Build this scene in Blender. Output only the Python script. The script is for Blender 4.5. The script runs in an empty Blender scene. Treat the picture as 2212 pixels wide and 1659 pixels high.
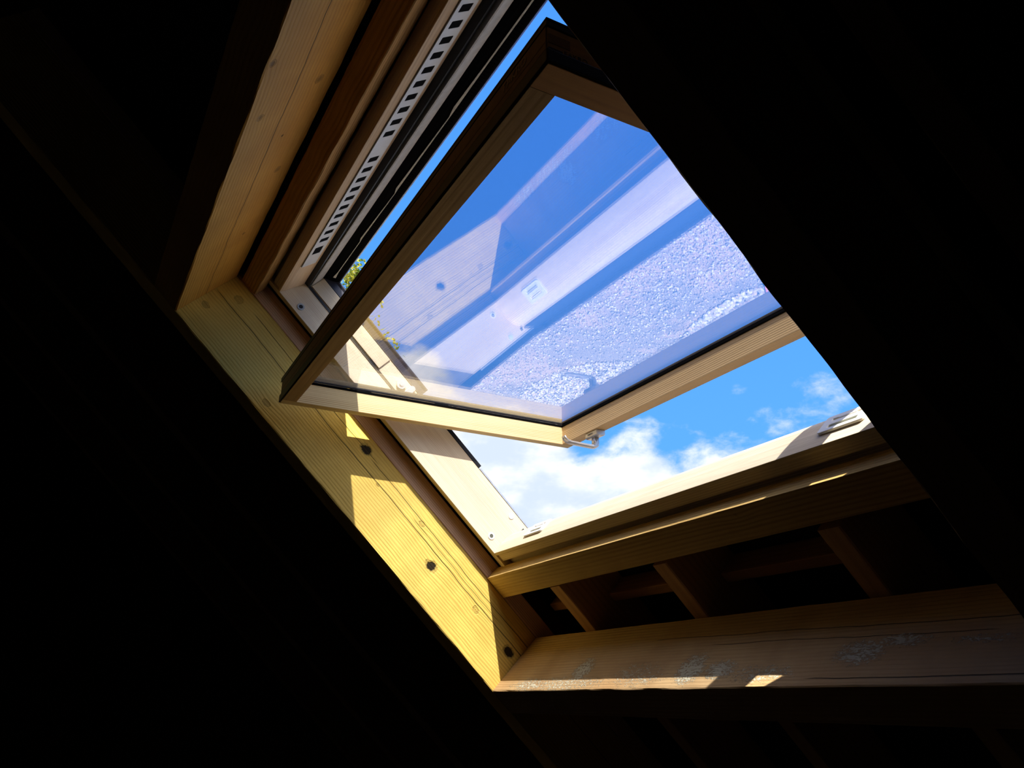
import bpy, bmesh, math, random
import numpy as np
from mathutils import Matrix, Vector, noise

# ------------------------------------------------------------------ scene, camera, light
sc = bpy.context.scene
COL = sc.collection
TH = math.radians(45.0)                 # roof pitch
PHI = 0.7771                            # how far the sash is swung out of the roof plane
ROOF = Matrix.Rotation(TH, 4, 'X')      # roof frame: x across, y up the slope, z outward
SASH = (ROOF @ Matrix.Translation((0, .7, .276)) @ Matrix.Rotation(-PHI, 4, 'X') @ Matrix.Translation((-.72, 0, 0))
        @ Matrix.Rotation(-.0183, 4, 'Z') @ Matrix.Rotation(-.0061, 4, 'Y') @ Matrix.Translation((.72, 0, 0)))

F_PX = 1710.067
RCAM = np.array([[-0.49199286, -0.62459168, 0.60648847],
                 [0.32056053, -0.77765626, -0.54082501],
                 [0.80943435, -0.07166577, 0.58282076]])   # camera right, down, forward in the roof frame
CPOS = Vector((-2.02928477, 0.76767867, -0.7682628))
cd = bpy.data.cameras.new('camera')
cam = bpy.data.objects.new('camera', cd)
COL.objects.link(cam)
cd.sensor_width = 36
cd.lens = F_PX / 2212 * 36
cd.clip_start = .02
cd.clip_end = 500
r_, d_, f_ = (Vector(RCAM[i]) for i in range(3))
m3 = Matrix((r_, -d_, -f_)).transposed().to_4x4()
cam.matrix_world = ROOF @ Matrix.Translation(CPOS) @ m3
sc.camera = cam

sc.view_settings.view_transform = 'Standard'
sc.view_settings.look = 'None'
sc.view_settings.exposure = 0.2
sc.view_settings.gamma = 1.0
sc.view_settings.use_curve_mapping = False
sc.cycles.max_bounces = 10
sc.cycles.diffuse_bounces = 5
sc.cycles.transparent_max_bounces = 24
sc.cycles.use_denoising = True
sc.cycles.caustics_reflective = False
sc.cycles.caustics_refractive = False

SUNDIR = (ROOF.to_3x3() @ Vector((-1.20, 1.37, 1.0))).normalized()
sd = bpy.data.lights.new('sun', 'SUN')
sd.energy = 10.3
sd.color = (1.0, .95, .84)
sd.angle = math.radians(.4)
sun = bpy.data.objects.new('sun', sd)
sun.location = SUNDIR * 30
sun.rotation_euler = (-SUNDIR).to_track_quat('-Z', 'Y').to_euler()
COL.objects.link(sun)


class NT:
    """small node-tree helper"""
    def __init__(s, tree):
        s.t = tree
        s.n = tree.nodes
        s.l = tree.links
        s.n.clear()

    def new(s, kind, **kw):
        nd = s.n.new(kind)
        for k, v in kw.items():
            setattr(nd, k, v)
        return nd

    def put(s, sock, v):
        if isinstance(v, bpy.types.NodeSocket):
            s.l.new(v, sock)
        else:
            sock.default_value = v

    def math(s, op, a, b=0.0, c=None, clamp=False):
        nd = s.new('ShaderNodeMath', operation=op, use_clamp=clamp)
        s.put(nd.inputs[0], a)
        s.put(nd.inputs[1], b)
        if c is not None:
            s.put(nd.inputs[2], c)
        return nd.outputs[0]

    def vmath(s, op, a, b=(0, 0, 0), scale=None):
        nd = s.new('ShaderNodeVectorMath', operation=op)
        s.put(nd.inputs[0], a)
        if op == 'SCALE':
            s.put(nd.inputs['Scale'], scale)
        elif op not in ('LENGTH', 'NORMALIZE'):
            s.put(nd.inputs[1], b)
        return nd.outputs['Value'] if op in ('LENGTH', 'DOT_PRODUCT', 'DISTANCE') else nd.outputs['Vector']

    def sep(s, v):
        nd = s.new('ShaderNodeSeparateXYZ')
        s.put(nd.inputs[0], v)
        return nd.outputs

    def noise(s, vec, scale=5, detail=2, rough=.5, dist=0.0):
        nd = s.new('ShaderNodeTexNoise')
        s.put(nd.inputs['Vector'], vec)
        nd.inputs['Scale'].default_value = scale
        nd.inputs['Detail'].default_value = detail
        nd.inputs['Roughness'].default_value = rough
        nd.inputs['Distortion'].default_value = dist
        return nd.outputs['Fac']

    def smooth(s, v, a, b, x=0.0, y=1.0):
        nd = s.new('ShaderNodeMapRange', interpolation_type='SMOOTHSTEP')
        s.put(nd.inputs[0], v)
        nd.inputs[1].default_value = a
        nd.inputs[2].default_value = b
        nd.inputs[3].default_value = x
        nd.inputs[4].default_value = y
        return nd.outputs[0]

    def mix(s, fac, a, b, mode='MIX'):
        nd = s.new('ShaderNodeMix', data_type='RGBA', blend_type=mode)
        s.put(nd.inputs[0], fac)
        s.put(nd.inputs[6], a if isinstance(a, bpy.types.NodeSocket) else (*a[:3], 1))
        s.put(nd.inputs[7], b if isinstance(b, bpy.types.NodeSocket) else (*b[:3], 1))
        return nd.outputs[2]

    def bump(s, h, strength, dist=.001):
        nd = s.new('ShaderNodeBump')
        s.put(nd.inputs['Height'], h)
        nd.inputs['Strength'].default_value = strength
        nd.inputs['Distance'].default_value = dist
        return nd.outputs[0]

    def principled(s, color, rough=.6, normal=None, metallic=0.0, spec=.3):
        b = s.new('ShaderNodeBsdfPrincipled')
        s.put(b.inputs['Base Color'], color if isinstance(color, bpy.types.NodeSocket) else (*color[:3], 1))
        s.put(b.inputs['Roughness'], rough)
        b.inputs['Metallic'].default_value = metallic
        b.inputs['Specular IOR Level'].default_value = spec
        if normal:
            s.put(b.inputs['Normal'], normal)
        return b.outputs[0]

    def out(s, sh):
        o = s.new('ShaderNodeOutputMaterial')
        s.put(o.inputs[0], sh)


def pix_dir(x, y):
    v = RCAM.T @ np.array([(x - 1106) / F_PX, (y - 829.5) / F_PX, 1.0])
    return (ROOF.to_3x3() @ Vector(v)).normalized()


def make_world():
    w = bpy.data.worlds.new('sky')
    sc.world = w
    w.use_nodes = True
    t = NT(w.node_tree)
    co = t.new('ShaderNodeTexCoord').outputs['Generated']
    d = t.vmath('NORMALIZE', co)
    x, y, z = t.sep(d)
    # clear sky: paler at the horizon, deeper overhead
    h = t.smooth(z, -.02, .75)
    blue = t.mix(h, (.128, .45, 1.0), (.072, .31, 1.0))
    hz = t.smooth(z, .0, .12, 1.0, 0.0)
    blue = t.mix(t.math('MULTIPLY', hz, .7), blue, (.5, .68, .88))
    # clouds: banks low over the horizon, scraps higher, all around
    q = t.vmath('DIVIDE', d, (1, 1, .55))
    big = t.noise(q, 3.1, 3, .5)
    fine = t.noise(t.vmath('ADD', q, (3.7, 1.2, 0)), 13.0, 8, .58, .25)
    mid = t.noise(t.vmath('ADD', q, (9.1, 4.4, 2)), 34.0, 6, .6, .2)
    dens = t.math('MULTIPLY', fine, .8)
    dens = t.math('ADD', dens, t.math('MULTIPLY', mid, .32))
    low = t.smooth(z, .08, .42, .20, -.10)
    dens = t.math('ADD', dens, low)
    dens = t.math('ADD', dens, t.math('MULTIPLY', t.math('SUBTRACT', big, .5), .5))
    field = None
    # cloud banks seen from the window (direction, angular size, amount)
    for px, py, r, amt in ((1085, 1015, 105, .34), (1210, 1070, 100, .32), (1345, 1030, 72, .28), (1450, 1025, 66, .29),
                           (1570, 1008, 56, .30), (1120, 955, 65, .22), (1010, 935, 70, .28), (1375, 925, 42, .16),
                           (1745, 852, 60, .27), (1600, 856, 30, .22), (1655, 905, 30, .14), (1500, 915, 26, .12),
                           (880, 775, 46, .48), (925, 825, 54, .46),
                           (1560, 920, 60, -.16), (1255, 985, 30, -.16), (1700, 780, 70, -.2), (1450, 960, 34, -.12),
                           (1800, 940, 50, -.10), (1230, 1150, 30, -.16), (1150, 1125, 30, -.14), (1300, 400, 330, -.35), (1050, 600, 160, -.3)):
        p = pix_dir(px, py)
        dist = t.vmath('DISTANCE', d, tuple(p))
        g = t.smooth(dist, 0.0, 2.1 * r / F_PX, amt, 0.0)
        field = g if field is None else t.math('ADD', field, g)
    dens = t.math('ADD', dens, field)
    c = t.smooth(dens, .56, .90)
    up = t.smooth(z, -.01, .03)
    c = t.math('MULTIPLY', c, up)
    shade = t.noise(t.vmath('ADD', q, (1.3, 7.7, 5)), 9.0, 5, .55)
    white = t.mix(t.smooth(shade, .38, .62), (.68, .77, .89), (1.05, 1.05, 1.05))
    # wide glow round the sun, added off camera to brighten the shaded timber
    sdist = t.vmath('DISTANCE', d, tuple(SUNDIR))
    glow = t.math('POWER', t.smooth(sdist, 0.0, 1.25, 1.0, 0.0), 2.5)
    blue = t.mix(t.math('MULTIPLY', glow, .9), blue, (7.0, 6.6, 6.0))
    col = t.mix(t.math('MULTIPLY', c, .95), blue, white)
    ground = t.smooth(z, -.03, -.005, 1.0, 0.0)
    col = t.mix(ground, col, (.25, .23, .2))
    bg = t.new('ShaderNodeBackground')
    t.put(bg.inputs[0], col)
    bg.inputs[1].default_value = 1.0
    o = t.new('ShaderNodeOutputWorld')
    t.l.new(bg.outputs[0], o.inputs[0])


make_world()

# ------------------------------------------------------------------ materials
_wc = [0]


def wood(name, base, dark, along='y', freq=180, amp=2.2, contrast=.5, fiber=.25, knots=(), cracks=(), bump=.5,
         tint=None, rough=.62, crust=None, warp=1.0, blotch=.25, spec=.25):
    """planed or sawn timber; coordinates are the object's own"""
    m = bpy.data.materials.new(name)
    m.use_nodes = True
    t = NT(m.node_tree)
    _wc[0] += 1
    seed = _wc[0] * 3.17
    co = t.new('ShaderNodeTexCoord').outputs['Object']
    x, y, z = t.sep(co)
    if along == 'x':
        L, a, b = x, z, y
        sc1, sc2 = (1.2, 14, 14), (7, 420, 420)
    elif along == 'y':
        L, a, b = y, z, x
        sc1, sc2 = (14, 1.2, 14), (420, 7, 420)
    else:
        L, a, b = z, x, y
        sc1, sc2 = (14, 14, 1.2), (420, 420, 7)
    sh = t.vmath('ADD', co, (seed, seed * .7, seed * .3))
    n1 = t.noise(t.vmath('MULTIPLY', sh, sc1), 1.0, 3, .5)
    n2 = t.noise(t.vmath('MULTIPLY', sh, sc2), 1.0, 3, .6)
    n3 = t.noise(sh, 4.0, 3, .5)
    n4 = t.noise(t.vmath('MULTIPLY', sh, tuple(v * 2.2 for v in sc1)), 1.0, 4, .6)
    ph = t.math('ADD', a, t.math('MULTIPLY', b, .8))
    ph = t.math('MULTIPLY', ph, freq)
    ph = t.math('ADD', ph, t.math('MULTIPLY', n1, amp * warp * 3))
    ph = t.math('ADD', ph, t.math('MULTIPLY', n4, amp))
    n5 = t.noise(t.vmath('MULTIPLY', sh, tuple(v * 6 if v > 5 else 5 for v in sc1)), 1.0, 3, .6)
    ph = t.math('ADD', ph, t.math('MULTIPLY', n5, amp * 1.6))
    kmask = None
    kdark = None
    for (kx, ky, kz, r, dk) in knots:
        v = t.vmath('SUBTRACT', co, (kx, ky, kz))
        wob = t.math('MULTIPLY', t.math('SUBTRACT', t.noise(sh, 90, 3, .6), .5), r * .9)
        st = {'x': (.72, 1, 1), 'y': (1, .72, 1), 'z': (1, 1, .72)}[along]
        dist = t.vmath('LENGTH', t.vmath('MULTIPLY', v, st))
        ph = t.math('ADD', ph, t.smooth(dist, 0, r * 4.5, 3.2, 0))
        dw = t.math('ADD', dist, wob)
        ringk = t.math('SINE', t.math('MULTIPLY', dw, 1.0 / r * 14))
        edge = t.smooth(dw, r * .75, r * 1.05, 1, 0)
        rim = t.math('MULTIPLY', t.smooth(dw, r * .55, r * .95), edge)
        core = t.smooth(dw, r * .30 * (1 + dk), r * .45 * (1 + dk), dk, 0)
        body = t.math('MULTIPLY', edge, t.math('MULTIPLY_ADD', ringk, .12, .22))
        k = t.math('MAXIMUM', t.math('MULTIPLY', rim, .55), t.math('MAXIMUM', core, body))
        kdark = k if kdark is None else t.math('MAXIMUM', kdark, k)
    ring = t.math('MULTIPLY_ADD', t.math('SINE', ph), .5, .5)
    ring = t.math('POWER', ring, 1.8)
    patch = t.noise(t.vmath('MULTIPLY', sh, tuple(v * .9 + (.0 if v > 5 else -.6) for v in sc1)), 1.6, 3, .5)
    late = t.math('MULTIPLY', ring, t.smooth(patch, .36, .62, contrast * .25, contrast * 1.15))
    fib = t.math('MULTIPLY', t.smooth(n2, .35, .7), fiber)
    col = t.mix(t.math('ADD', late, fib, clamp=True), base, dark)
    if tint:
        col = t.mix(t.smooth(n3, .42, .68), col, t.mix(late, tint, dark))
    col = t.mix(t.smooth(t.noise(sh, 9, 3, .5), .35, .75, 0, blotch), col, dark)
    hgt = t.math('ADD', t.math('MULTIPLY', ring, -.5), t.math('MULTIPLY', n2, .5))
    if kdark is not None:
        col = t.mix(kdark, col, tuple(c * .04 for c in dark))
        hgt = t.math('SUBTRACT', hgt, t.math('MULTIPLY', kdark, 2.5))
    for (w0, k, l0, l1, wd) in cracks:
        wob = t.math('MULTIPLY', t.math('SUBTRACT', t.noise(t.vmath('MULTIPLY', sh, tuple(3 if s < 5 else .3 for s in sc1)), 2.0, 4, .6), .5), .012)
        cy = t.math('ADD', t.math('MULTIPLY_ADD', L, k, w0), wob)
        dd = t.math('ABSOLUTE', t.math('SUBTRACT', a, cy))
        cm = t.smooth(dd, wd * .4, wd, 1, 0)
        cm = t.math('MULTIPLY', cm, t.smooth(L, l0, l0 + .03))
        cm = t.math('MULTIPLY', cm, t.smooth(L, l1 - .03, l1, 1, 0))
        col = t.mix(t.math('MULTIPLY', cm, .85), col, tuple(c * .15 for c in dark))
        hgt = t.math('SUBTRACT', hgt, t.math('MULTIPLY', cm, 2.0))
    rgh = rough
    if crust:
        f = None
        for (cx, cz, rx, rz, s) in crust:
            v = t.vmath('MULTIPLY', t.vmath('SUBTRACT', co, (cx, 0, cz)), (1 / rx, 0, 1 / rz))
            g = t.smooth(t.vmath('LENGTH', v), .2, 1.2, s, 0)
            f = g if f is None else t.math('MAXIMUM', f, g)
        spk = t.noise(t.vmath('MULTIPLY', sh, (130, 130, 260)), 1.0, 4, .62, .6)
        cm = t.smooth(t.math('ADD', spk, t.math('MULTIPLY', f, .24)), .62, .68)
        cm = t.math('MULTIPLY', cm, t.smooth(f, .05, .4))
        col = t.mix(t.smooth(f, .1, .9, 0, .35), col, (.30, .24, .18))
        col = t.mix(t.math('MULTIPLY', cm, .8), col, (.62, .60, .45))
        hgt = t.math('ADD', hgt, t.math('MULTIPLY', cm, 3.0))
    t.out(t.principled(col, rgh, t.bump(hgt, bump, .0012), spec=spec))
    return m


def plain(name, color, rough=.5, metallic=0.0, spec=.4, nscale=60, namp=.12, bump=.1):
    m = bpy.data.materials.new(name)
    m.use_nodes = True
    t = NT(m.node_tree)
    co = t.new('ShaderNodeTexCoord').outputs['Object']
    n = t.noise(co, nscale, 3, .6)
    col = t.mix(t.smooth(n, .3, .7, 0, 1), tuple(c * (1 - namp) for c in color), tuple(min(1, c * (1 + namp)) for c in color))
    t.out(t.principled(col, rough, t.bump(n, bump, .0004), metallic, spec))
    return m


def glass_mat():
    m = bpy.data.materials.new('tinted_glass')
    m.use_nodes = True
    t = NT(m.node_tree)
    g = t.new('ShaderNodeNewGeometry')
    c = t.math('ABSOLUTE', t.vmath('DOT_PRODUCT', g.outputs['Normal'], g.outputs['Incoming']), clamp=True)
    inv = t.math('SUBTRACT', 1.0, c)
    R = t.math('MULTIPLY_ADD', t.math('POWER', inv, 5.0), 1 - GL_R0, GL_R0, clamp=True)
    tr = t.new('ShaderNodeBsdfTransparent')
    tr.inputs[0].default_value = (.94, .95, 1.0, 1)
    gl = t.new('ShaderNodeBsdfGlossy')
    gl.inputs['Roughness'].default_value = 0.0
    gl.inputs[0].default_value = (1, .98, .96, 1)
    mx = t.new('ShaderNodeMixShader')
    t.put(mx.inputs[0], R)
    t.l.new(tr.outputs[0], mx.inputs[1])
    t.l.new(gl.outputs[0], mx.inputs[2])
    t.out(mx.outputs[0])
    return m


GL_R0 = .20
M_GLASS = glass_mat()
PALE, PALED = (.82, .69, .49), (.52, .34, .20)
M_PALE_Y = wood('pale_pine_up', PALE, PALED, 'y', 1500, 3.0, .50, .25, bump=.18, blotch=.12)
M_PALE_X = wood('pale_pine_across', PALE, PALED, 'x', 1500, 3.0, .50, .25, bump=.18, blotch=.12)
M_FRAME_X = wood('pine_frame_across', (.72, .50, .28), (.46, .27, .12), 'x', 420, 3.0, .35, .25, bump=.2, blotch=.15)
M_SASH_Y = wood('pine_sash_up', (.90, .74, .40), (.52, .31, .11), 'y', 1300, 1.3, .85, .15, bump=.25, blotch=.08)
M_SASH_X = wood('pine_sash_across', (.76, .53, .27), (.50, .29, .12), 'x', 1200, 1.6, .5, .15, bump=.25, blotch=.08)
M_BLACK = plain('black_rubber', (.006, .006, .008), .45, spec=.35)
M_HOOD = plain('matt_black_hood', (.0035, .0035, .004), .9, spec=.03)
M_ALU_DK = plain('dark_metal_cladding', (.035, .035, .05), .42, .3)
M_ALU_BR = plain('brown_metal_edge', (.19, .095, .065), .5, .2)
M_GREYSTRIP = plain('grey_painted_strip', (.38, .36, .34), .65)
M_VENT = plain('light_grey_plastic', (.66, .69, .75), .45, spec=.4, namp=.03, bump=.02)
M_STEEL = plain('satin_steel', (.55, .53, .51), .38, .8, namp=.02, bump=.02)
M_WHITEPL = plain('white_plastic', (.82, .82, .80), .35, namp=.02, bump=.02)
M_STRIKE = plain('cream_striker_plastic', (.80, .79, .74), .35, namp=.02, bump=.02)
M_DARKHOLE = plain('plug_cavity', (.10, .10, .07), .6)
M_DARKGREY = plain('dark_lining', (.02, .02, .02), .8)
M_DAYGAP = plain('daylight_white', (.85, .84, .78), .6)


# ------------------------------------------------------------------ object helpers
def add_mesh(name, verts, faces, mat, matrix=None, parent=None, origin=None, smooth=False, bevel=0.0, seg=2):
    """verts in the frame given by matrix (or the parent's)"""
    me = bpy.data.meshes.new(name)
    o = bpy.data.objects.new(name, me)
    org = Vector(origin) if origin is not None else Vector((0, 0, 0))
    bm = bmesh.new()
    vs = [bm.verts.new(Vector(v) - org) for v in verts]
    for f in faces:
        try:
            bm.faces.new([vs[i] for i in f])
        except ValueError:
            pass
    bmesh.ops.recalc_face_normals(bm, faces=bm.faces)
    if bevel > 0:
        es = [e for e in bm.edges if len(e.link_faces) == 2 and e.calc_face_angle(0) > .5]
        bmesh.ops.bevel(bm, geom=es, offset=bevel, segments=seg, affect='EDGES', profile=.5, clamp_overlap=True)
    bm.to_mesh(me)
    bm.free()
    if isinstance(mat, (list, tuple)):
        for q in mat:
            me.materials.append(q)
    else:
        me.materials.append(mat)
    for p in me.polygons:
        p.use_smooth = smooth
    COL.objects.link(o)
    place(o, matrix, parent, org)
    return o


def place(o, matrix, parent, org=Vector((0, 0, 0))):
    M = (matrix if matrix is not None else Matrix.Identity(4)) @ Matrix.Translation(org)
    if parent is not None:
        o.parent = parent
        o.matrix_parent_inverse = Matrix.Identity(4)
        o.matrix_basis = M
    else:
        o.matrix_world = M


BOXF = [(0, 1, 2, 3), (4, 7, 6, 5), (0, 4, 5, 1), (1, 5, 6, 2), (2, 6, 7, 3), (3, 7, 4, 0)]


def boxv(x0, x1, y0, y1, z0, z1):
    return [(x0, y0, z0), (x1, y0, z0), (x1, y1, z0), (x0, y1, z0), (x0, y0, z1), (x1, y0, z1), (x1, y1, z1), (x0, y1, z1)]


def box(name, b, mat, **kw):
    b = (min(b[0], b[1]), max(b[0], b[1]), min(b[2], b[3]), max(b[2], b[3]), min(b[4], b[5]), max(b[4], b[5]))
    return add_mesh(name, boxv(*b), BOXF, mat, **kw)


def prism(name, prof, axis, a0, a1, mat, **kw):
    """prof: closed outline in the two other axes; axis 'x': (y,z) outline, axis 'y': (x,z) outline, 'z': (x,y)"""
    n = len(prof)

    def P(p, a):
        return (a, p[0], p[1]) if axis == 'x' else ((p[0], a, p[1]) if axis == 'y' else (p[0], p[1], a))
    v = [P(p, a0) for p in prof] + [P(p, a1) for p in prof]
    f = [tuple(range(n)), tuple(range(2 * n - 1, n - 1, -1))]
    f += [(i, (i + 1) % n, n + (i + 1) % n, n + i) for i in range(n)]
    return add_mesh(name, v, f, mat, **kw)


def timber(name, b, along, mat, label=None, cat=None, group=None, rough=.0012, arris=.0022, seed=0, parent=None, kind=None, bow=None, matrix=ROOF, skew=0.0):
    """sawn timber with slightly uneven arrises; box bounds in the roof frame, origin at its lower corner"""
    b = (min(b[0], b[1]), max(b[0], b[1]), min(b[2], b[3]), max(b[2], b[3]), min(b[4], b[5]), max(b[4], b[5]))
    ax = 0 if along == 'x' else 1
    L0, L1 = b[2 * ax], b[2 * ax + 1]
    oth = [i for i in range(3) if i != ax]
    n = max(4, int((L1 - L0) / .022))
    c = arris
    p0, p1 = b[2 * oth[0]], b[2 * oth[0] + 1]
    q0, q1 = b[2 * oth[1]], b[2 * oth[1] + 1]
    ring = [(p0 + c, q0), (p1 - c, q0), (p1, q0 + c), (p1, q1 - c), (p1 - c, q1), (p0 + c, q1), (p0, q1 - c), (p0, q0 + c)]
    vs, fs = [], []
    for i in range(n + 1):
        t = L0 + (L1 - L0) * i / n
        for k, (p, q) in enumerate(ring):
            e = noise.noise(Vector((t * 9, (k // 2) * 7.3 + seed * 3.1, seed))) + .6 * noise.noise(Vector((t * 45, (k // 2) * 3.3, seed * 2.2)))
            dx = rough * e * (1 if p < (p0 + p1) / 2 else -1)
            e2 = noise.noise(Vector((t * 11, (k // 2) * 5.1 + seed, seed + 9)))
            dq = rough * e2 * (1 if q < (q0 + q1) / 2 else -1)
            v = [0, 0, 0]
            v[ax] = t
            v[oth[0]] = p + dx * .6
            v[oth[1]] = q + dq
            if bow:
                v[bow[0]] += bow[1] * (1 - ((t - bow[2]) / bow[3]) ** 2)
            v[1] += skew * v[0]
            vs.append(tuple(v))
    for i in range(n):
        for k in range(8):
            a, bb = i * 8 + k, i * 8 + (k + 1) % 8
            fs.append((a, bb, bb + 8, a + 8))
    fs.append(tuple(range(8)))
    fs.append(tuple(range(n * 8 + 7, n * 8 - 1, -1)))
    o = add_mesh(name, vs, fs, mat, matrix=matrix if parent is None else None, parent=parent, origin=(b[0], b[2], b[4]))
    tag(o, label, cat, group, kind)
    return o


def tag(o, label=None, cat=None, group=None, kind=None):
    if label:
        o['label'] = label
    if cat:
        o['category'] = cat
    if group:
        o['group'] = group
    if kind:
        o['kind'] = kind
    return o


def empty(name, matrix, parent=None):
    o = bpy.data.objects.new(name, None)
    o.empty_display_size = .05
    COL.objects.link(o)
    place(o, matrix, parent)
    return o


def disc(name, cx, cy, r, z0, z1, mat, M, parent, n=28, inner=0.0):
    """flat ring or disc in its own frame M (local z is its axis)"""
    vs, fs = [], []
    if inner <= 0:
        for z in (z0, z1):
            vs += [(cx + r * math.cos(2 * math.pi * i / n), cy + r * math.sin(2 * math.pi * i / n), z) for i in range(n)]
        fs = [tuple(range(n)), tuple(range(2 * n - 1, n - 1, -1))] + [(i, (i + 1) % n, n + (i + 1) % n, n + i) for i in range(n)]
    else:
        rr = [(inner, z0), (r, z0), (r, z1), ((r + inner) / 2, z1 + (z1 - z0) * .25), (inner, z1)]
        k = len(rr)
        for i in range(n):
            a = 2 * math.pi * i / n
            vs += [(cx + q * math.cos(a), cy + q * math.sin(a), z) for q, z in rr]
        for i in range(n):
            for j in range(k):
                a, b = i * k + j, i * k + (j + 1) % k
                c, d = ((i + 1) % n) * k + (j + 1) % k, ((i + 1) % n) * k + j
                fs.append((a, b, c, d))
    return add_mesh(name, vs, fs, mat, matrix=M, parent=parent)


def plate(name, outline, holes, depth, mat, M, parent, bevel=.0004):
    """flat plate with real holes, lying in local xy, thickness along z"""
    cu = bpy.data.curves.new(name, 'CURVE')
    cu.dimensions = '2D'
    cu.fill_mode = 'BOTH'
    for pts in [outline] + list(holes):
        sp = cu.splines.new('POLY')
        sp.points.add(len(pts) - 1)
        for i, (x, y) in enumerate(pts):
            sp.points[i].co = (x, y, 0, 1)
        sp.use_cyclic_u = True
    cu.extrude = depth / 2
    cu.bevel_depth = bevel
    tmp = bpy.data.objects.new('tmp', cu)
    COL.objects.link(tmp)
    dg = bpy.context.evaluated_depsgraph_get()
    me = bpy.data.meshes.new_from_object(tmp.evaluated_get(dg))
    bpy.data.objects.remove(tmp)
    me.name = name
    me.materials.clear()
    me.materials.append(mat)
    o = bpy.data.objects.new(name, me)
    COL.objects.link(o)
    place(o, M, parent)
    return o


def rrect(x0, x1, y0, y1, r=.002, n=3, skew=0.0):
    pts = []
    for cx, cy, a0 in ((x1 - r, y1 - r, 0), (x0 + r, y1 - r, 90), (x0 + r, y0 + r, 180), (x1 - r, y0 + r, 270)):
        for i in range(n + 1):
            a = math.radians(a0 + 90 * i / n)
            px, py = cx + r * math.cos(a), cy + r * math.sin(a)
            pts.append((px + skew * (py - y0), py))
    return pts


def text_mesh(name, s, size, depth, mat, M, parent, font_scale=1.0):
    cu = bpy.data.curves.new(name, 'FONT')
    cu.body = s
    cu.size = size
    cu.extrude = depth
    cu.align_x = 'CENTER'
    cu.align_y = 'CENTER'
    cu.space_character = 1.1
    cu.resolution_u = 3
    tmp = bpy.data.objects.new('tmp', cu)
    COL.objects.link(tmp)
    dg = bpy.context.evaluated_depsgraph_get()
    me = bpy.data.meshes.new_from_object(tmp.evaluated_get(dg))
    bpy.data.objects.remove(tmp)
    me.materials.clear()
    me.materials.append(mat)
    o = bpy.data.objects.new(name, me)
    COL.objects.link(o)
    place(o, M, parent)
    return o


def frame_of(origin, xdir, ydir):
    x = Vector(xdir).normalized()
    y = Vector(ydir).normalized()
    z = x.cross(y).normalized()
    y = z.cross(x)
    m = Matrix((x, y, z)).transposed().to_4x4()
    m.translation = Vector(origin)
    return m


# ------------------------------------------------------------------ the building shell
D = .2           # depth of the main rafters
H = 1.3124       # clear opening up the slope
WD = 1.4758      # clear opening across
XS = -.057       # face of the window frame stile
XR = -1.440      # face of the far stile

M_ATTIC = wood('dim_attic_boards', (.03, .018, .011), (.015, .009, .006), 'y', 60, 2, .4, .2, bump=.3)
M_UNDER = plain('black_roof_underlay', (.012, .012, .014), .8)


def quadslab(name, pts, thick, mat):
    """slab below a world-space polygon"""
    n = (Vector(pts[1]) - Vector(pts[0])).cross(Vector(pts[2]) - Vector(pts[0])).normalized()
    k = len(pts)
    v = [Vector(p) for p in pts] + [Vector(p) + n * thick for p in pts]
    f = [tuple(range(k)), tuple(range(2 * k - 1, k - 1, -1))] + [(i, (i + 1) % k, k + (i + 1) % k, k + i) for i in range(k)]
    o = add_mesh(name, v, f, mat)
    o['kind'] = 'structure'
    return o


# underlay and roof covering on this slope, with the hole the window sits in
def roof_cover():
    x0, x1, u0, u1 = -7.0, 4.0, -2.6, 3.0
    hx0, hx1, hu0, hu1 = -1.4945, -.0005, .193, 1.257
    bm_v, bm_f = [], []

    def add(b):
        n = len(bm_v)
        bm_v.extend(boxv(*b))
        bm_f.extend([tuple(i + n for i in f) for f in BOXF])
    add((x0, x1, u0, hu0, .3712, .404))
    add((x0, x1, hu1, u1, .3712, .404))
    add((x0, hx0, hu0, hu1, .3712, .404))
    add((hx1, x1, hu0, hu1, .3712, .404))
    o = add_mesh('ceiling', bm_v, bm_f, M_UNDER, matrix=ROOF)
    tag(o, kind='structure')
    o['label'] = 'black underlay of the roof slope seen between the timbers'


roof_cover()


def rw(x, u, w):
    return ROOF @ Vector((x, u, w))


ry, rz = rw(0, 3.0, .43)[1], rw(0, 3.0, .43)[2]
ey, ez = rw(0, -2.6, .372)[1], rw(0, -2.6, .372)[2]
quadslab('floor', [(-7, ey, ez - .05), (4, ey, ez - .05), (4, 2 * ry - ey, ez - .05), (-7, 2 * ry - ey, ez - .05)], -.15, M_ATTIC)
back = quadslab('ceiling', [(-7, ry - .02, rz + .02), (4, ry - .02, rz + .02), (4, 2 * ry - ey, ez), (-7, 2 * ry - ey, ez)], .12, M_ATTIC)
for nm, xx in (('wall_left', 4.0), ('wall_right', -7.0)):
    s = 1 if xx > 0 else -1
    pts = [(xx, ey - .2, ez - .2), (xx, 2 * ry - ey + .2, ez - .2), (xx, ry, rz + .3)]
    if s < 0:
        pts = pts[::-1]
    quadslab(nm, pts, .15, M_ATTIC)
# walls below, down to the ground outside
GZ = -3.2
M_WALL = plain('painted_outer_wall', (.55, .5, .42), .8, nscale=8)
w = box('wall_outside', (-7, 4, ey + .65, ey + .85, GZ, ez - .25), M_WALL)
w['kind'] = 'structure'

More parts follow.
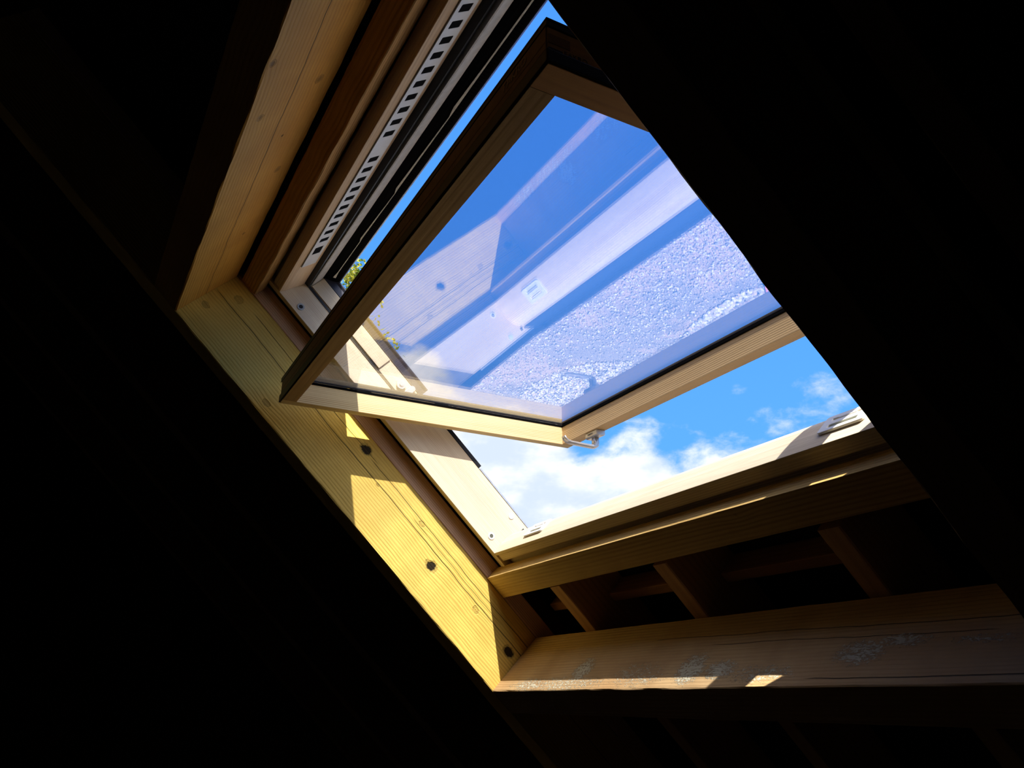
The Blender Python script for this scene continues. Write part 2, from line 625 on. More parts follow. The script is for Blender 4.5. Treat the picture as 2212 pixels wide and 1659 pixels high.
# ------------------------------------------------------------------ timbers round the opening
YEL, YELD = (.94, .67, .15), (.60, .38, .07)
m_left = wood('yellow_rafter_wood', YEL, YELD, 'y', 760, 3.6, .62, .18,
              knots=[(0, .721 + 3, .165, .016, 1.0), (0, .361 + 3, .094, .016, 1.0), (0, .036 + 3, .107, .016, 1.0),
                     (0, 1.255 + 3, .158, .011, .25), (0, 1.288 + 3, .075, .009, .35), (0, .626 + 3, .125, .005, .4),
                     (0, .463 + 3, .151, .008, .1), (0, .185 + 3, .112, .009, .1), (0, .985 + 3, .03, .009, .3)],
              cracks=[(.127, 0, 2.2, 4.32, .0016), (.165, 0, 3.66, 4.21, .0012), (.158, 0, 2.95, 3.70, .0014), (.142, 0, 3.1, 3.5, .001)],
              bump=.9, tint=(.72, .50, .12), blotch=.35)
timber('rafter', (.075, 0, -3, 2.2, 0, D), 'y', m_left, 'yellow sunlit rafter with dark knot holes, left of the skylight', 'rafter', seed=3, rough=.0022)
bpy.context.view_layer.update()
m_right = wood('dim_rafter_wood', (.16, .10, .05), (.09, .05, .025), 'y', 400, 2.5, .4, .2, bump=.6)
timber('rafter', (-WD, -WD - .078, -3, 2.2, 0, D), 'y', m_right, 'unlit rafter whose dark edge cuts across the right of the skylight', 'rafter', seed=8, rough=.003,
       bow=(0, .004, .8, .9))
m_head = wood('orange_header_wood', (.76, .41, .08), (.46, .20, .03), 'x', 700, 3.4, .4, .3,
              knots=[(-.829 + WD, 0, .033, .008, .5), (-.878 + WD, 0, .154, .010, .5), (-.572 + WD, 0, .156, .009, .4),
                     (-.986 + WD, 0, .012, .008, .6), (-.30 + WD, 0, .14, .005, .5), (-.72 + WD, 0, .12, .004, .8)],
              cracks=[(.093, 0, -.1, 1.6, .0015)], bump=.6, tint=(.64, .34, .07), blotch=.4)
timber('header', (-.001, -WD + .003, H, H + .085, 0, D), 'x', m_head, 'orange-brown header beam with a long crack, above the slotted strip', 'beam', seed=5, rough=.0025)
m_trim = wood('stained_trimmer_wood', (.60, .41, .20), (.36, .21, .09), 'x', 700, 3.4, .35, .3,
              cracks=[(.125, .02, -.1, .9, .0012), (.017, 0, -.1, .42, .0016), (.10, .02, .1, .7, .001)],
              crust=[(WD - .376, .06, .045, .05, 1), (WD - .18, .02, .1, .03, .6), (WD - .764, .05, .05, .05, 1), (WD - .85, .045, .05, .03, .9),
                     (WD - 1.148, .07, .06, .035, .8), (WD - 1.22, .092, .06, .018, .8), (WD - .60, .04, .14, .05, .42), (WD - 1.35, .085, .07, .012, .5),
                     (WD - .3, .02, .28, .03, .5), (WD - .96, .03, .1, .03, .5)],
              bump=.8, tint=(.50, .30, .13), blotch=.5)
timber('trimmer', (-.001, -WD + .003, -.082, 0, 0, D), 'x', m_trim, 'brown trimmer beam spotted with dried mortar, along the bottom of the opening', 'beam', seed=6, rough=.0014)

# counter battens the window frame rests on
m_cb = wood('brown_batten_wood', (.82, .58, .42), (.50, .30, .19), 'y', 1100, 2.5, .5, .25, cracks=[(.02, .02, 3.4, 3.6, .0008)], bump=.5)
timber('counter_batten', (.046, .0005, -3, 2.2, .2015, .252), 'y', m_cb, 'reddish brown batten lying on the yellow left rafter', 'batten', seed=11)
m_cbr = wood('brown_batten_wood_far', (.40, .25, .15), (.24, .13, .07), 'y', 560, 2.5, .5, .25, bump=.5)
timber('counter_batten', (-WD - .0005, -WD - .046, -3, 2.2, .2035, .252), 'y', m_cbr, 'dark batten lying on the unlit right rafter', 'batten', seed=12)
m_low = wood('sawn_batten_wood', (.62, .42, .15), (.38, .22, .06), 'x', 800, 3.2, .55, .25,
             knots=[(WD - .33, 0, .02, .012, .3), (.5, .07, .01, .01, .3)], bump=1.0, blotch=.3)
timber('cross_batten', (-.001, -WD + .001, .149, .2228, .1990, .2425), 'x', m_low, 'sawn batten with a bright sunlit edge, under the sill of the skylight', 'batten', seed=14, rough=.0004, arris=.0006, skew=-.0125)
m_top = wood('rough_batten_wood', (.60, .38, .16), (.30, .16, .05), 'x', 800, 4.5, .6, .3, bump=1.2, blotch=.3)
timber('cross_batten', (-.001, -WD + .001, 1.243, 1.298, .203, .243), 'x', m_top, 'rough batten between the header beam and the top of the skylight', 'batten', seed=15, rough=.0022, skew=-.004)

# short and long timbers of the upper layer
m_nog = wood('orange_noggin_wood', (.58, .33, .14), (.34, .17, .07), 'y', 380, 2.5, .4, .25, bump=.6)
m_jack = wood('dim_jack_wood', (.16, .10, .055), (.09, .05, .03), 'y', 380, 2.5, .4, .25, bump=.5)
slots = [(-.244, -.292), (-.663, -.708), (-1.107, -1.154)]
names = ['orange upright joist nearest the yellow rafter, below the cross batten', 'middle upright joist of the three below the cross batten',
         'upright joist farthest right of the three below the cross batten']
for (a, b), lb in zip(slots, names):
    timber('joist', (a, b, -2.6, .148, .2030, .3692), 'y', m_nog, lb, 'joist', 'joists below the skylight', seed=a * 10)
side = []
k = 0
for x in (.19, .63, 1.07, 1.51, -1.62, -2.06):
    lb = {.19: 'unlit joist nearest the yellow rafter on its left side', .63: 'second unlit joist from the yellow rafter, in the dark on the left',
          1.07: 'third unlit joist from the yellow rafter, in the dark on the left', 1.51: 'fourth unlit joist from the yellow rafter, in the dark on the left',
          -1.62: 'unlit joist just right of the dark rafter that cuts off the skylight', -2.06: 'second unlit joist right of the dark rafter that cuts off the skylight'}[x]
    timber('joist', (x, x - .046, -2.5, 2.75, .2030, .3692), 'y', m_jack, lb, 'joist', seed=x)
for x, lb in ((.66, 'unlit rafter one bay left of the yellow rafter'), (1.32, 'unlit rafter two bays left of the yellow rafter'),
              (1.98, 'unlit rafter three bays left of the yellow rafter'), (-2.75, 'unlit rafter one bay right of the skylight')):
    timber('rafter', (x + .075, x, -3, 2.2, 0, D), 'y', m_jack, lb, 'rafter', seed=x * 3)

# tile battens crossing above the joists
m_tb = wood('tile_batten_wood', (.66, .34, .15), (.40, .18, .08), 'x', 380, 2.5, .4, .25, bump=.5)
edges = [.19, -.244, -.663, -1.107, -1.554]
for i in range(3):
    xa = [.0, -.293, -.709][i]
    xb = [-.243, -.662, -1.106][i]
    timber('tile_batten', (xa - .001, xb + .001, .004, .030, .300, .3690), 'x', m_tb,
           ['short tile batten in the bay beside the yellow rafter', 'tile batten in the bay between the first two joists',
            'tile batten in the bay between the last two joists'][i], 'batten', 'tile battens below the skylight', seed=20 + i)

# ------------------------------------------------------------------ the roof window
win = empty('window_1', ROOF @ Matrix.Translation((0, .19, .24)))
tag(win, 'pine roof window with its glazed sash swung open on a centre pivot', 'window', None, 'structure')
OFF = Matrix.Translation((0, -.19, -.24))      # window parts are given in roof coordinates


RACK = -.0104          # the frame sits very slightly out of square


def SH(x):
    return RACK * (x - XS)


def wp(fn, name, *a, rack=1.0, **kw):
    o = fn(name, *a, matrix=OFF, parent=win, **kw)
    ox = (kw.get('origin') or (0, 0, 0))[0]
    for v in o.data.vertices:
        v.co.y += SH(v.co.x + ox) * rack
    return o


def stile_profile(s, x_in):
    # inner face, lining groove, outer side
    def X(v):
        return x_in + s * v
    return [(X(0), .238), (X(0), .3715), (X(.0555), .3715), (X(.0555), .262), (X(.040), .262), (X(.037), .247), (X(.024), .246), (X(.022), .255),
            (X(.012), .255), (X(.011), .238)]


wp(prism, 'frame_stile', stile_profile(1, XS), 'y', .192, 1.258, M_PALE_Y, origin=(XS, .19, .24), bevel=.0009)
wp(prism, 'frame_stile', stile_profile(-1, XR), 'y', .192, 1.258, M_PALE_Y, origin=(XR, .19, .24), bevel=.0009)
sill_prof = [(.2705, .238), (.2740, .255), (.2765, .272), (.2765, .300), (.2725, .318), (.2645, .333), (.251, .346), (.232, .356), (.195, .364), (.195, .262),
             (.232, .262), (.235, .247), (.2385, .2435), (.258, .2435), (.262, .238)]
o = wp(prism, 'frame_bottom_rail', sill_prof, 'x', XS - .0005, XR + .0005, M_PALE_X, origin=(XR, .19, .24), bevel=.0008)
top_prof = [(1.203, .238), (1.1965, .256), (1.1885, .300), (1.186, .312), (1.190, .317), (1.190, .3715), (1.256, .3715), (1.256, .262), (1.240, .262),
            (1.238, .250), (1.233, .2445), (1.212, .243), (1.208, .238)]
wp(prism, 'frame_top_rail', top_prof, 'x', XS - .0005, XR + .0005, wood('pine_top_rail', (.78, .60, .42), (.5, .33, .2), 'x', 1300, 2.5, .4, .25, bump=.2, blotch=.15),
   origin=(XR, .19, .24), bevel=.0008, rack=1.2)
wp(box, 'rail_gasket', (XS - .0008, XR + .0008, 1.173, 1.189, .3145, .3235), M_BLACK)
wp(prism, 'painted_lath', [(1.189, .3238), (1.171, .3238), (1.1695, .328), (1.1700, .362), (1.1725, .3700), (1.189, .3712)], 'x', XS - .006, XR + .006, M_GREYSTRIP, bevel=.0006, rack=.35)
# hood above the window: dark cladding with a ribbed brush seal and a white strip for its daylight gap
wp(prism, 'top_hood', [(1.172, .3722), (1.162, .378), (1.1385, .398), (1.1375, .402), (1.1405, .405), (1.160, .410), (1.20, .432), (1.30, .437), (1.30, .4312), (1.262, .4312), (1.2600, .3722)],
   'x', .03, -WD - .03, M_HOOD, bevel=.0008, rack=.35)
rv, rf = [], []
for i in range(150):
    x = -.075 - i * .0088
    n = len(rv)
    p0, p1 = Vector((0, 1.150, .3883)), Vector((0, 1.1415, .3955))
    nr = Vector((0, -.65, -.76)) * .0009
    for xx in (x, x - .0035):
        for p in (p0, p1, p1 + nr, p0 + nr):
            rv.append((xx, p.y, p.z))
    rf += [tuple(q + n for q in f) for f in BOXF]
g = wp(add_mesh, 'brush_ribs', rv, rf, M_HOOD, rack=.35)
g['kind'] = 'stuff'
# daylight through the gap at the brush seal, put in as a white strip
sv, sf = [], []
random.seed(4)
kx = [-.085, -.12, -.30, -.315, -.54, -.56, -.84, -.87, -1.0, -1.15, -1.42]
kk = [.0000, .0000, .0000, .0022, -.0010, .0015, -.001, .001, 0, -.001, 0]
kw_ = [.0055, .0016, .0010, .0028, .0008, .0034, .0012, .0040, .0022, .0022, .0022]
for x, dy, wd in zip(kx, kk, kw_):
    p = Vector((x, 1.153 + dy * .76, .3858 - dy * .65)) + Vector((0, -.65, -.76)) * .0024
    t_ = Vector((0, -.76, .65)) * wd * .7
    nn = Vector((0, -.65, -.76)) * .0012
    for q in (p - t_, p + t_, p + t_ + nn, p - t_ + nn):
        sv.append(tuple(q))
for i in range(len(kx) - 1):
    for j in range(4):
        a, b = i * 4 + j, i * 4 + (j + 1) % 4
        sf.append((a, b, b + 4, a + 4))
sf += [(0, 1, 2, 3), tuple(range(len(sv) - 1, len(sv) - 5, -1))]
wp(add_mesh, 'daylight_strip', sv, sf, M_DAYGAP, rack=.35)
# thin edge of the hood, the sky's reflection put into its pale bluish colour
wp(prism, 'hood_edge', [(1.1375, .401), (1.1355, .4025), (1.136, .406), (1.1415, .4065), (1.1415, .4055)], 'x', -.02, -WD, plain('sky_tinted_metal_edge', (.35, .42, .62), .35, .6), rack=.35)

# upper stiles: gasket, second lath; side cladding outside
for s, xi in ((1, XS), (-1, XR)):
    wp(box, 'stile_gasket', (xi - s * .0016, xi + s * .002, .80, 1.1725, .3150, .3225), M_BLACK)
    wp(box, 'upper_lath', (xi - s * .004, xi + s * .001, .876, 1.1690, .3245, .3700), M_PALE_Y, bevel=.0008)
    wp(prism, 'side_cladding', [(xi - s * .002, .3725), (xi - s * .002, .392), (xi - s * .006, .398), (xi - s * .006, .402), (xi + s * .045, .418), (xi + s * .08, .418), (xi + s * .08, .4312),
                                (xi + s * .0565, .4312), (xi + s * .0565, .3725)], 'y', .742, 1.262, M_ALU_DK, bevel=.0006)
    wp(box, 'side_seal', (xi - s * .001, xi + s * .05, .475, .740, .3725, .3835), M_BLACK, bevel=.0006)
    wp(box, 'side_edge_strip', (xi - s * .001, xi + s * .05, .20, .473, .3725, .3775), plain('grey_metal_edge', (.55, .58, .62), .35, .5), bevel=.0004)
wp(prism, 'sill_cladding', [(.190, .365), (.232, .358), (.240, .3545), (.243, .358), (.232, .365), (.15, .4090), (.12, .4110), (.12, .4080), (.15, .4055), (.19, .3752)],
   'x', -.002, -WD + .002, M_ALU_DK)
for s, xi in ((1, XS), (-1, XR)):
    wp(box, 'corner_foot', (xi - s * .002, xi + s * .008, .2495, .2585, .3500, .3600), M_BLACK, bevel=.001)

# slotted ventilation strip in the top rail
VX0, VX1 = -.200, -1.276
va, vb = Vector((0, 1.1952, .2585)), Vector((0, 1.1880, .3000))
MV = OFF @ frame_of((-.738, (va.y + vb.y) / 2 - .0012 + SH(-.738) * 1.2, (va.z + vb.z) / 2 - .0003), (-1, -RACK * 1.2, 0), (vb - va))
hh = (vb - va).length / 2
holes = []
PITCH = .0392
for sg in (1, -1):
    for i in range(10):
        cx = sg * (.046 + i * PITCH) + 0.0
        holes.append(rrect(cx - .0097, cx + .0097, -.0128, .0128, .0022))
    holes.append(rrect(sg * .455 - .019, sg * .455 + .019, -.0125, .0125, .002))
vent = plate('vent_strip', rrect(-.538, .538, -hh, hh, .0015), holes, .0016, M_VENT, MV, win)
tag(vent, 'light grey plastic strip with a row of slots')
dk = box('slot_shade', (-.500, .500, -.0150, .0150, -.0006, -.0002), M_HOOD, matrix=Matrix.Identity(4), parent=vent)  # black sheet standing in for the shade inside the slots
for sg in (1, -1):
    sl = box('slider', (sg * .455 - .013, sg * .455 + .013, -.010, .002, .0, .0022), M_VENT, matrix=Matrix.Identity(4), parent=vent, bevel=.0007)
    pl = disc('screw', sg * .520, .004, .0032, .0008, .0018, M_STEEL, Matrix.Identity(4), vent, n=16)

# plugs and cap screws in the stiles
for s, xi in ((1, XS), (-1, XR)):
    for (u, w_, kind) in ((1.138, .259, 'ring'), (.311, .265, 'ring'), (.309, .355, 'cap')):
        M = OFF @ frame_of((xi - s * .0002, u + SH(xi), w_), (0, 1, 0), (0, 0, 1 if s < 0 else -1))
        if kind == 'ring':
            a = disc('screw_plug', 0, 0, .0102, 0, .0014, M_WHITEPL if u < .5 else plain('grey_plug', (.42, .44, .44), .4), M, win, inner=.0058)
            disc('plug_hole', 0, 0, .0060, 0, .0006, M_DARKHOLE if u < .5 else M_BLACK, Matrix.Identity(4), a)
        else:
            disc('screw_cap', 0, 0, .0088, 0, .0015, plain('translucent_cap', (.62, .70, .68), .3), M, win)
# pivot hardware on the stiles
for s, xi in ((1, XS), (-1, XR)):
    M = OFF @ frame_of((xi - s * .0045, .802 + SH(xi), .346), (0, 1, 0), (0, 0, 1 if s < 0 else -1))
    hp = disc('hinge_plate', 0, 0, .014, 0, .003, M_STEEL, M, win)
    disc('pivot_bolt', 0, 0, .006, .003, .006, M_STEEL, Matrix.Identity(4), hp, n=20)
    lev = plate('hinge_lever', rrect(-.008, .008, -.022, .022, .007), [[(.003 * math.cos(a * .785), .012 + .003 * math.sin(a * .785)) for a in range(8)]], .002, M_STEEL,
                OFF @ frame_of((xi - s * .0042, .772 + SH(xi), .352), (0, 1, 0), (0, 0, 1 if s < 0 else -1)), win)

# striker plates on the sill
for cx, wloc in ((-.246, .2855), (-1.230, .2855)):
    MS = OFF @ frame_of((cx, .2772 + SH(cx), wloc + .002), (-1, -RACK, 0), (0, -.05, 1))
    sp = plate('striker_plate', rrect(-.045, .045, -.025, .025, .006, 4), [rrect(-.030, .030, -.0165, -.0055, .001), rrect(-.030, .030, .0055, .0145, .001)], .0030, M_STRIKE, MS, win, bevel=.0008)
    box('keeper_floor', (-.031, .031, -.018, .016, -.0012, -.0006), plain('keeper_recess', (.38, .38, .27), .5), matrix=Matrix.Identity(4), parent=sp)
    box('keeper_tongue', (-.016, .020, .0085, .0115, -.0006, .0030), M_STRIKE, matrix=Matrix.Identity(4), parent=sp, bevel=.0006)

# ------------------------------------------------------------------ the sash (a pivoting part of the window)
inv = (ROOF @ Matrix.Translation((0, .19, .24))).inverted()
sash = empty('sash', inv @ SASH, win)
tag(sash, 'glazed pine sash swung out to level')
I4 = Matrix.Identity(4)
SXL, SXLi, SXR, SXRi = -.0800, -.1070, -1.4225, -1.3792
VT, VTi, VB, VBi = .3677, .3317, -.5043, -.4692
T = .0600


def sp_(fn, name, *a, **kw):
    return fn(name, *a, matrix=I4, parent=sash, **kw)


def sash_prof(o_, i_):
    s = 1 if i_ > o_ else -1
    return [(o_, .0), (i_, .0), (i_, .0535), (i_ - s * .001, .0545), (i_ - s * .012, .0545), (i_ - s * .012, .0575), (i_ - s * .016, T), (o_ + s * .012, T), (o_ + s * .010, .0565), (o_, .0565), (o_, .0220), (o_ + s * .003, .0215), (o_ + s * .003, .0025), (o_, .0015)]


sp_(prism, 'sash_stile', sash_prof(SXL, SXLi), 'y', VB, VT, M_SASH_Y, origin=(SXL, VB, 0), bevel=.0006)
m_sr = wood('orange_sash_side', (.62, .34, .13), (.4, .2, .08), 'y', 500, 1.5, .4, .2, bump=.25)
sp_(prism, 'sash_stile', sash_prof(SXR, SXRi), 'y', VB, VT, m_sr, origin=(SXR, VB, 0), bevel=.0006)
tp = [(a, b) for a, b in sash_prof(VT, VTi)]
bp = [(a, b) for a, b in sash_prof(VB, VBi)]
m_tr = wood('brown_top_rail', (.50, .33, .15), (.33, .2, .09), 'x', 520, 2.0, .45, .2, bump=.25)
sp_(prism, 'sash_top_rail', tp, 'x', SXRi + .0003, SXLi - .0003, m_tr, origin=(SXR, VB, 0), bevel=.0006)
sp_(prism, 'sash_bottom_rail', bp, 'x', SXRi + .0003, SXLi - .0003, M_SASH_X, origin=(SXR, VB, 0), bevel=.0006)
# perimeter gasket: four black lips
gk = []
e = .0030
gv, gf = [], []


def addb(b):
    n = len(gv)
    gv.extend(boxv(*b))
    gf.extend([tuple(i + n for i in f) for f in BOXF])


addb((SXR - e, SXL + e, VT - .002, VT + e, .0020, .0212))
addb((SXR - e, SXL + e, VB - e, VB + .002, .0020, .0212))
addb((SXL - .002, SXL + e, VB - e, VT + e, .0020, .0212))
addb((SXR - e, SXR + .002, VB - e, VT + e, .0020, .0212))
sp_(add_mesh, 'perimeter_gasket', gv, gf, M_BLACK, bevel=.0012)
gv, gf = [], []
q = .0022
addb((SXRi - .004, SXLi + .004, VTi - q, VTi + .004, .0545, .0600))
addb((SXRi - .004, SXLi + .004, VBi - .004, VBi + q, .0545, .0600))
addb((SXLi - q, SXLi + .004, VBi - .004, VTi + .004, .0545, .0600))
addb((SXRi - .004, SXRi + q, VBi - .004, VTi + .004, .0545, .0600))
sp_(add_mesh, 'glazing_gasket', gv, gf, M_HOOD, bevel=.0008)
sp_(box, 'glass_pane', (SXRi - .010, SXLi + .010, VBi - .010, VTi + .010, .0602, .0642), M_GLASS)
gv, gf = [], []
addb((SXLi - .001, SXLi + .004, VBi, VTi, .0643, .0800))
addb((SXRi - .004, SXRi + .001, VBi, VTi, .0643, .0765))
addb((SXRi, SXLi, VTi - .001, VTi + .004, .0643, .0765))
addb((SXRi, SXLi, VBi - .004, VBi + .001, .0643, .0700))
sp_(add_mesh, 'glazing_spacer', gv, gf, plain('dark_spacer', (.02, .016, .014), .6))
# outside cover frame
gv, gf = [], []
o2 = .0025
sk = .0570
addb((SXR - o2, SXL + o2, VT + .0006, VT + o2, sk, .0645))
addb((SXR - o2, SXL + o2, VB - o2, VB - .0006, sk, .0645))
addb((SXL + .0006, SXL + o2 - .0004, VB, VT, sk, .0645))
addb((SXR - o2 + .0004, SXR - .0006, VB, VT, sk, .0645))
addb((SXR - o2, SXL + o2, VTi + .004, VT + o2, .0648, .0690))
addb((SXR - o2, SXL + o2, VB - o2, VBi - .004, .0648, .0690))
addb((SXLi + .004, SXL + o2 - .001, VB, VT, .0648, .0690))
addb((SXR - o2 + .001, SXRi - .004, VB, VT, .0648, .0690))
sp_(add_mesh, 'sash_cover', gv, gf, M_BLACK, bevel=.0015)
# brown metal edge along the top of the sash, with its pressed lettering
sp_(prism, 'top_edge_profile', [(VT + .0003, .0225), (VT + .0003, .0560), (VT + .0020, .0560), (VT + .0020, .0335), (VT + .0014, .033), (VT + .0020, .0325), (VT + .0020, .0225)], 'x',
    SXR + .001, SXL - .012, M_ALU_BR, bevel=.0005)
M_LET = plain('pressed_letter', (.22, .16, .13), .35, .4)
text_mesh('lettering', 'FAKRO', .018, .0003, M_LET, frame_of((-1.345, VT + .0024, .0450), (-1, 0, 0), (0, 0, 1)), sash)
# recess and stamp on the side of the far stile
box('latch_recess', (SXR - .0006, SXR + .0002, .336, .3668, .0330, .0470), plain('recess_brown', (.30, .15, .06), .6), matrix=I4, parent=sash)
box('latch_slot', (SXR - .0008, SXR + .0002, .347, .3668, .0225, .0260), M_BLACK, matrix=I4, parent=sash)
text_mesh('stamp', 'FAKRO', .010, .0003, plain('stamp_ink', (.10, .05, .03), .6), frame_of((SXR - .0007, .328, .0245), (0, -1, 0), (0, 0, 1)), sash)

# handle on the bottom rail
HX, HV = -.254, -.4875
sp_(prism, 'handle_base', [(HV - .0145, 0), (HV - .0145, -.014), (HV - .010, -.0175), (HV + .010, -.0175), (HV + .0145, -.014), (HV + .0145, 0)], 'x', HX - .030, HX + .030, M_STEEL, bevel=.002)
text_mesh('lettering', 'FAKRO', .0075, .0003, plain('engraved_letter', (.12, .10, .08), .5), frame_of((HX + .004, HV + .0148, -.0078), (-1, 0, 0), (0, 0, 1)), sash)


def sweep(name, path, secs, mat, **kw):
    """rounded rectangular bar along a path in the (v,n) plane; secs: (half width across x, half thickness)"""
    vs, fs = [], []
    n = len(path)
    k = 12
    for i, (x, v, z) in enumerate(path):
        a = Vector(path[max(0, i - 1)])
        b = Vector(path[min(n - 1, i + 1)])
        t = (b - a).normalized()
        sx = Vector((1, 0, 0))
        nn = t.cross(sx).normalized()
        hw, ht = secs[i]
        for j in range(k):
            ang = 2 * math.pi * (j + .5) / k
            ca, sa = math.cos(ang), math.sin(ang)
            f = lambda c: math.copysign(abs(c) ** .45, c)
            p = Vector((x, v, z)) + sx * hw * f(ca) + nn * ht * f(sa)
            vs.append(tuple(p))
    for i in range(n - 1):
        for j in range(k):
            a, b = i * k + j, i * k + (j + 1) % k
            fs.append((a, b, b + k, a + k))
    fs += [tuple(range(k)), tuple(range(n * k - 1, n * k - k - 1, -1))]
    return add_mesh(name, vs, fs, mat, smooth=True, **kw)


hx = HX
path = [(hx, HV, -.012), (hx, HV, -.034), (hx, HV + .001, -.0395), (hx, HV + .005, -.0435), (hx, HV + .012, -.0450), (hx, HV + .030, -.0448), (hx, HV + .060, -.0438),
        (hx, HV + .086, -.0425), (hx, HV + .096, -.0400), (hx, HV + .103, -.0345), (hx, HV + .107, -.0270)]
secs = [(.0085, .0085), (.009, .0090), (.0095, .0085), (.0098, .0065), (.0098, .0048), (.0098, .0042), (.0098, .0039), (.0098, .0037), (.0096, .0035), (.0092, .0032), (.0085, .0026)]
sp_(sweep, 'handle_lever', path, secs, M_STEEL)

# ------------------------------------------------------------------ outdoors: gravel yard, line, tree
def gravel_mat():
    m = bpy.data.materials.new('gravel_ground')
    m.use_nodes = True
    t = NT(m.node_tree)
    co = t.new('ShaderNodeTexCoord').outputs['Object']
    vo = t.new('ShaderNodeTexVoronoi')
    vo.inputs['Scale'].default_value = 48
    t.put(vo.inputs['Vector'], co)
    n = t.noise(co, .8, 4, .6)
    c = t.mix(t.smooth(vo.outputs['Distance'], 0, .8), (.30, .26, .22), (.22, .19, .16))
    c = t.mix(t.smooth(n, .45, .62), c, (.38, .28, .20))
    c = t.mix(t.smooth(t.noise(co, 2.3, 4, .6), .5, .7, 0, .6), c, (.15, .135, .12))
    t.out(t.principled(c, .9, t.bump(vo.outputs['Distance'], .8, .02)))
    return m


gr = box('ground', (-25, 60, -60, 40, GZ - .3, GZ), gravel_mat())
gr['kind'] = 'structure'


def stones():
    rng = np.random.default_rng(7)
    base, bf = [], []
    bm = bmesh.new()
    bmesh.ops.create_icosphere(bm, subdivisions=1, radius=1)
    bv = np.array([v.co[:] for v in bm.verts])
    bff = np.array([[v.index for v in f.verts] for f in bm.faces])
    bm.free()
    N = 32000
    V, Fc, mats = [], [], []
    pts = []
    while len(pts) < N:
        x = rng.uniform(2.2, 11.5, 4000)
        y = rng.uniform(-8.6, -3.3, 4000)
        for a, b in zip(x, y):
            nz = noise.noise(Vector((a * .55, b * .55, 3.3)))
            coarse = (a - 4.6) ** 2 / 3.0 + (b + 6.9) ** 2 / 1.2 < 1
            near = (a - 8.3) ** 2 / 2.2 + (b + 6.1) ** 2 / .8 < 1
            p = .34 + .6 * nz + (.8 if coarse else 0) + (.5 if near else 0)
            if rng.random() < p:
                s = .009 + .013 * rng.random() ** 2 + (.018 if coarse else 0) + (.009 if near else 0)
                if rng.random() < .02:
                    s *= 1.6
                pts.append((a, b, s))
    pts = pts[:N]
    nv = len(bv)
    allv = np.zeros((N * nv, 3))
    for i, (a, b, s) in enumerate(pts):
        sc_ = s * np.array([1, rng.uniform(.6, 1), rng.uniform(.4, .75)])
        ang = rng.uniform(0, 6.28)
        c, sn = math.cos(ang), math.sin(ang)
        v = bv * (1 + rng.uniform(-.18, .18, (nv, 1))) * sc_
        tilt = rng.uniform(-.5, .5)
        v = np.stack([v[:, 0], v[:, 1] * math.cos(tilt) - v[:, 2] * math.sin(tilt), v[:, 1] * math.sin(tilt) + v[:, 2] * math.cos(tilt)], 1)
        v = np.stack([v[:, 0] * c - v[:, 1] * sn, v[:, 0] * sn + v[:, 1] * c, v[:, 2]], 1)
        v += (a, b, GZ + s * .3 + rng.uniform(0, .015))
        allv[i * nv:(i + 1) * nv] = v
    allf = (bff[None] + (np.arange(N) * nv)[:, None, None]).reshape(-1, 3)
    me = bpy.data.meshes.new('gravel')
    me.from_pydata(allv.tolist(), [], allf.tolist())
    ms = []
    for nm, c in (('pale_stone', (.44, .41, .37)), ('grey_stone', (.24, .22, .20)), ('tan_stone', (.33, .27, .21)), ('pink_stone', (.37, .28, .25))):
        ms.append(plain(nm, c, .85, nscale=40))
        me.materials.append(ms[-1])
    mi = np.repeat(rng.choice(4, N, p=[.38, .30, .22, .10]), len(bff))
    me.polygons.foreach_set('material_index', mi.astype(np.int32))
    o = bpy.data.objects.new('gravel', me)
    COL.objects.link(o)
    tag(o, 'loose pale gravel of the yard, seen mirrored in the glass', 'gravel', None, 'stuff')


stones()


def cord():
    m = plain('pink_line', (.75, .18, .22), .6)
    pts = [(4.42, -6.02), (4.29, -6.26), (4.12, -6.05), (3.9, -5.78)]
    vs, fs = [], []
    r = .014
    for i, (x, y) in enumerate(pts):
        a = Vector((*pts[max(0, i - 1)], 0))
        b = Vector((*pts[min(len(pts) - 1, i + 1)], 0))
        t = (b - a).normalized()
        n = Vector((-t.y, t.x, 0))
        for j in range(8):
            an = j * math.pi / 4
            vs.append(tuple(Vector((x, y, GZ + .07)) + n * r * math.cos(an) + Vector((0, 0, r * math.sin(an)))))
    for i in range(len(pts) - 1):
        for j in range(8):
            a, b = i * 8 + j, i * 8 + (j + 1) % 8
            fs.append((a, b, b + 8, a + 8))
    fs += [tuple(range(8)), tuple(range(len(vs) - 1, len(vs) - 9, -1))]
    o = add_mesh('cord', vs, fs, m)
    tag(o, 'thin red cord lying on the gravel, mirrored near the right end of the glass', 'cord')


cord()


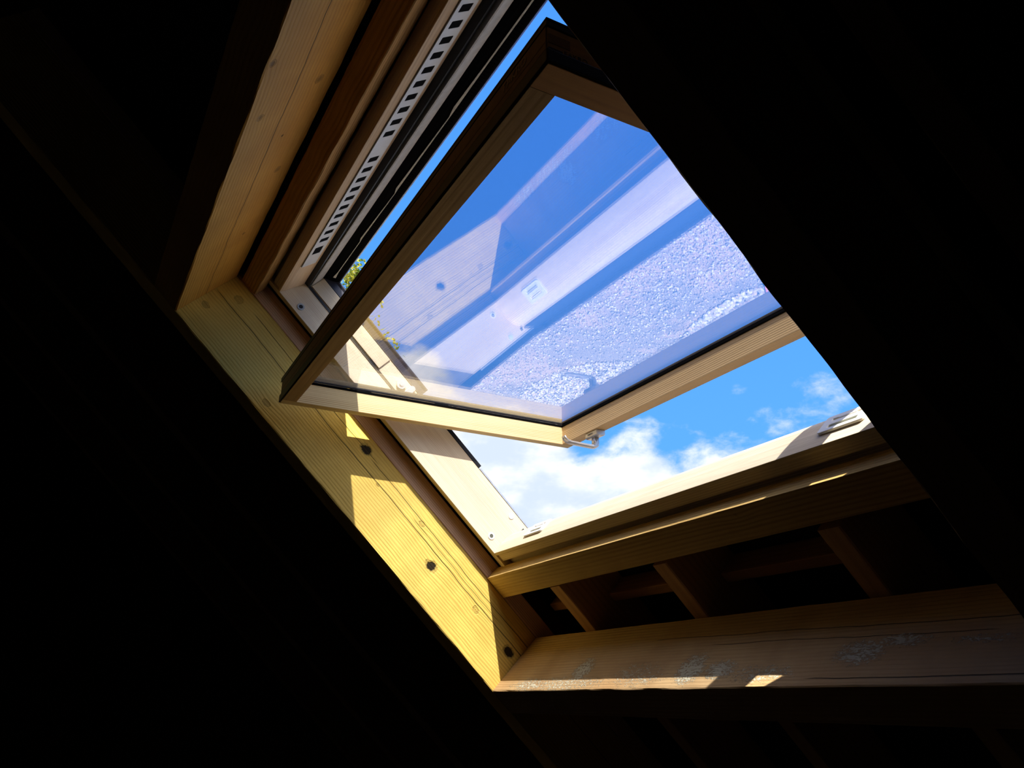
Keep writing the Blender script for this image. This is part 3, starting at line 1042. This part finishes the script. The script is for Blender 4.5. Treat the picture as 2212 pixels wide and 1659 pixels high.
def tree():
    cpos = ROOF @ CPOS
    dist = 12.0

    def at(px, py, d=dist):
        return cpos + pix_dir(px, py) * d
    axis = at(766, 640)
    bx, by = axis.x, axis.y
    t = empty('tree', Matrix.Translation((bx, by, GZ)))
    tag(t, 'leafy yellow-green tree top beyond the upper left corner of the window', 'tree')
    htop = at(778, 560).z - GZ
    bark = wood('birch_bark', (.30, .26, .2), (.12, .1, .08), 'z', 20, 2, .5, .3)
    rng = random.Random(5)
    # trunk
    vs, fs = [], []
    n = 14
    for i in range(n + 1):
        z = (htop - .1) * i / n
        r = .11 * (1 - i / n) + .006
        cx, cy = .05 * math.sin(z * 1.1) * (i / n), .05 * math.cos(z * .9) * (i / n)
        for j in range(8):
            a = j * math.pi / 4
            vs.append((cx + r * math.cos(a), cy + r * math.sin(a), z))
    for i in range(n):
        for j in range(8):
            a, b = i * 8 + j, i * 8 + (j + 1) % 8
            fs.append((a, b, b + 8, a + 8))
    fs.append(tuple(range(n * 8, n * 8 + 8)))
    add_mesh('trunk', vs, fs, bark, matrix=I4, parent=t)
    tw_v, tw_f, lv, lf, lm = [], [], [], [], []

    def rad(z):
        return min(1.5, .08 + .40 * (htop - z))
    for b in range(150):
        z0 = htop - 5.2 * (rng.random() ** 1.1) - .02
        a = rng.random() * 6.283
        R = rad(z0) * rng.uniform(.5, 1.05)
        p0 = Vector((0, 0, z0 - R * .5))
        p1 = Vector((R * math.cos(a), R * math.sin(a), z0 + .1))
        k = len(tw_v)
        for p, r in ((p0, .012), ((p0 + p1) / 2 + Vector((0, 0, .06 * R)), .008), (p1, .003)):
            for j in range(3):
                an = j * 2.094
                tw_v.append((p.x + r * math.cos(an), p.y + r * math.sin(an), p.z + r * math.sin(an + 1)))
        for s in range(2):
            for j in range(3):
                tw_f.append((k + s * 3 + j, k + s * 3 + (j + 1) % 3, k + s * 3 + 3 + (j + 1) % 3, k + s * 3 + 3 + j))
        for _ in range(int(26 + 50 * R)):
            f = rng.uniform(.25, 1.05)
            c = p0.lerp(p1, f) + Vector((rng.gauss(0, .07), rng.gauss(0, .07), rng.gauss(0, .07)))
            s = rng.uniform(.030, .046)
            n_ = Vector((rng.gauss(0, 1), rng.gauss(0, 1), rng.gauss(0, 1))).normalized()
            x = n_.orthogonal().normalized()
            y = n_.cross(x)
            k2 = len(lv)
            for cx, cy, cz in ((-1, 0, 0), (-.2, .6, .12), (1, 0, 0), (-.2, -.6, .12)):
                lv.append(tuple(c + (x * cx + y * cy + n_ * cz) * s))
            lf.append((k2, k2 + 1, k2 + 2))
            lf.append((k2, k2 + 2, k2 + 3))
            m = 0 if rng.random() < .6 else 1
            lm += [m, m]
    tw = add_mesh('twigs', tw_v, tw_f, bark, matrix=I4, parent=t)
    tw['kind'] = 'stuff'

    def leafm(nm, c):
        m = bpy.data.materials.new(nm)
        m.use_nodes = True
        q = NT(m.node_tree)
        d = q.new('ShaderNodeBsdfDiffuse')
        d.inputs[0].default_value = (*c, 1)
        tl = q.new('ShaderNodeBsdfTranslucent')
        tl.inputs[0].default_value = (c[0] * 1.3, c[1] * 1.3, c[2], 1)
        mx = q.new('ShaderNodeMixShader')
        mx.inputs[0].default_value = .45
        q.l.new(d.outputs[0], mx.inputs[1])
        q.l.new(tl.outputs[0], mx.inputs[2])
        q.out(mx.outputs[0])
        return m
    me = bpy.data.meshes.new('leaves')
    me.from_pydata(lv, [], lf)
    me.materials.append(leafm('yellow_green_leaf', (.42, .40, .07)))
    me.materials.append(leafm('green_leaf', (.14, .22, .05)))
    me.polygons.foreach_set('material_index', np.array(lm, dtype=np.int32))
    lo = bpy.data.objects.new('leaves', me)
    COL.objects.link(lo)
    lo.parent = t
    lo['kind'] = 'stuff'


tree()
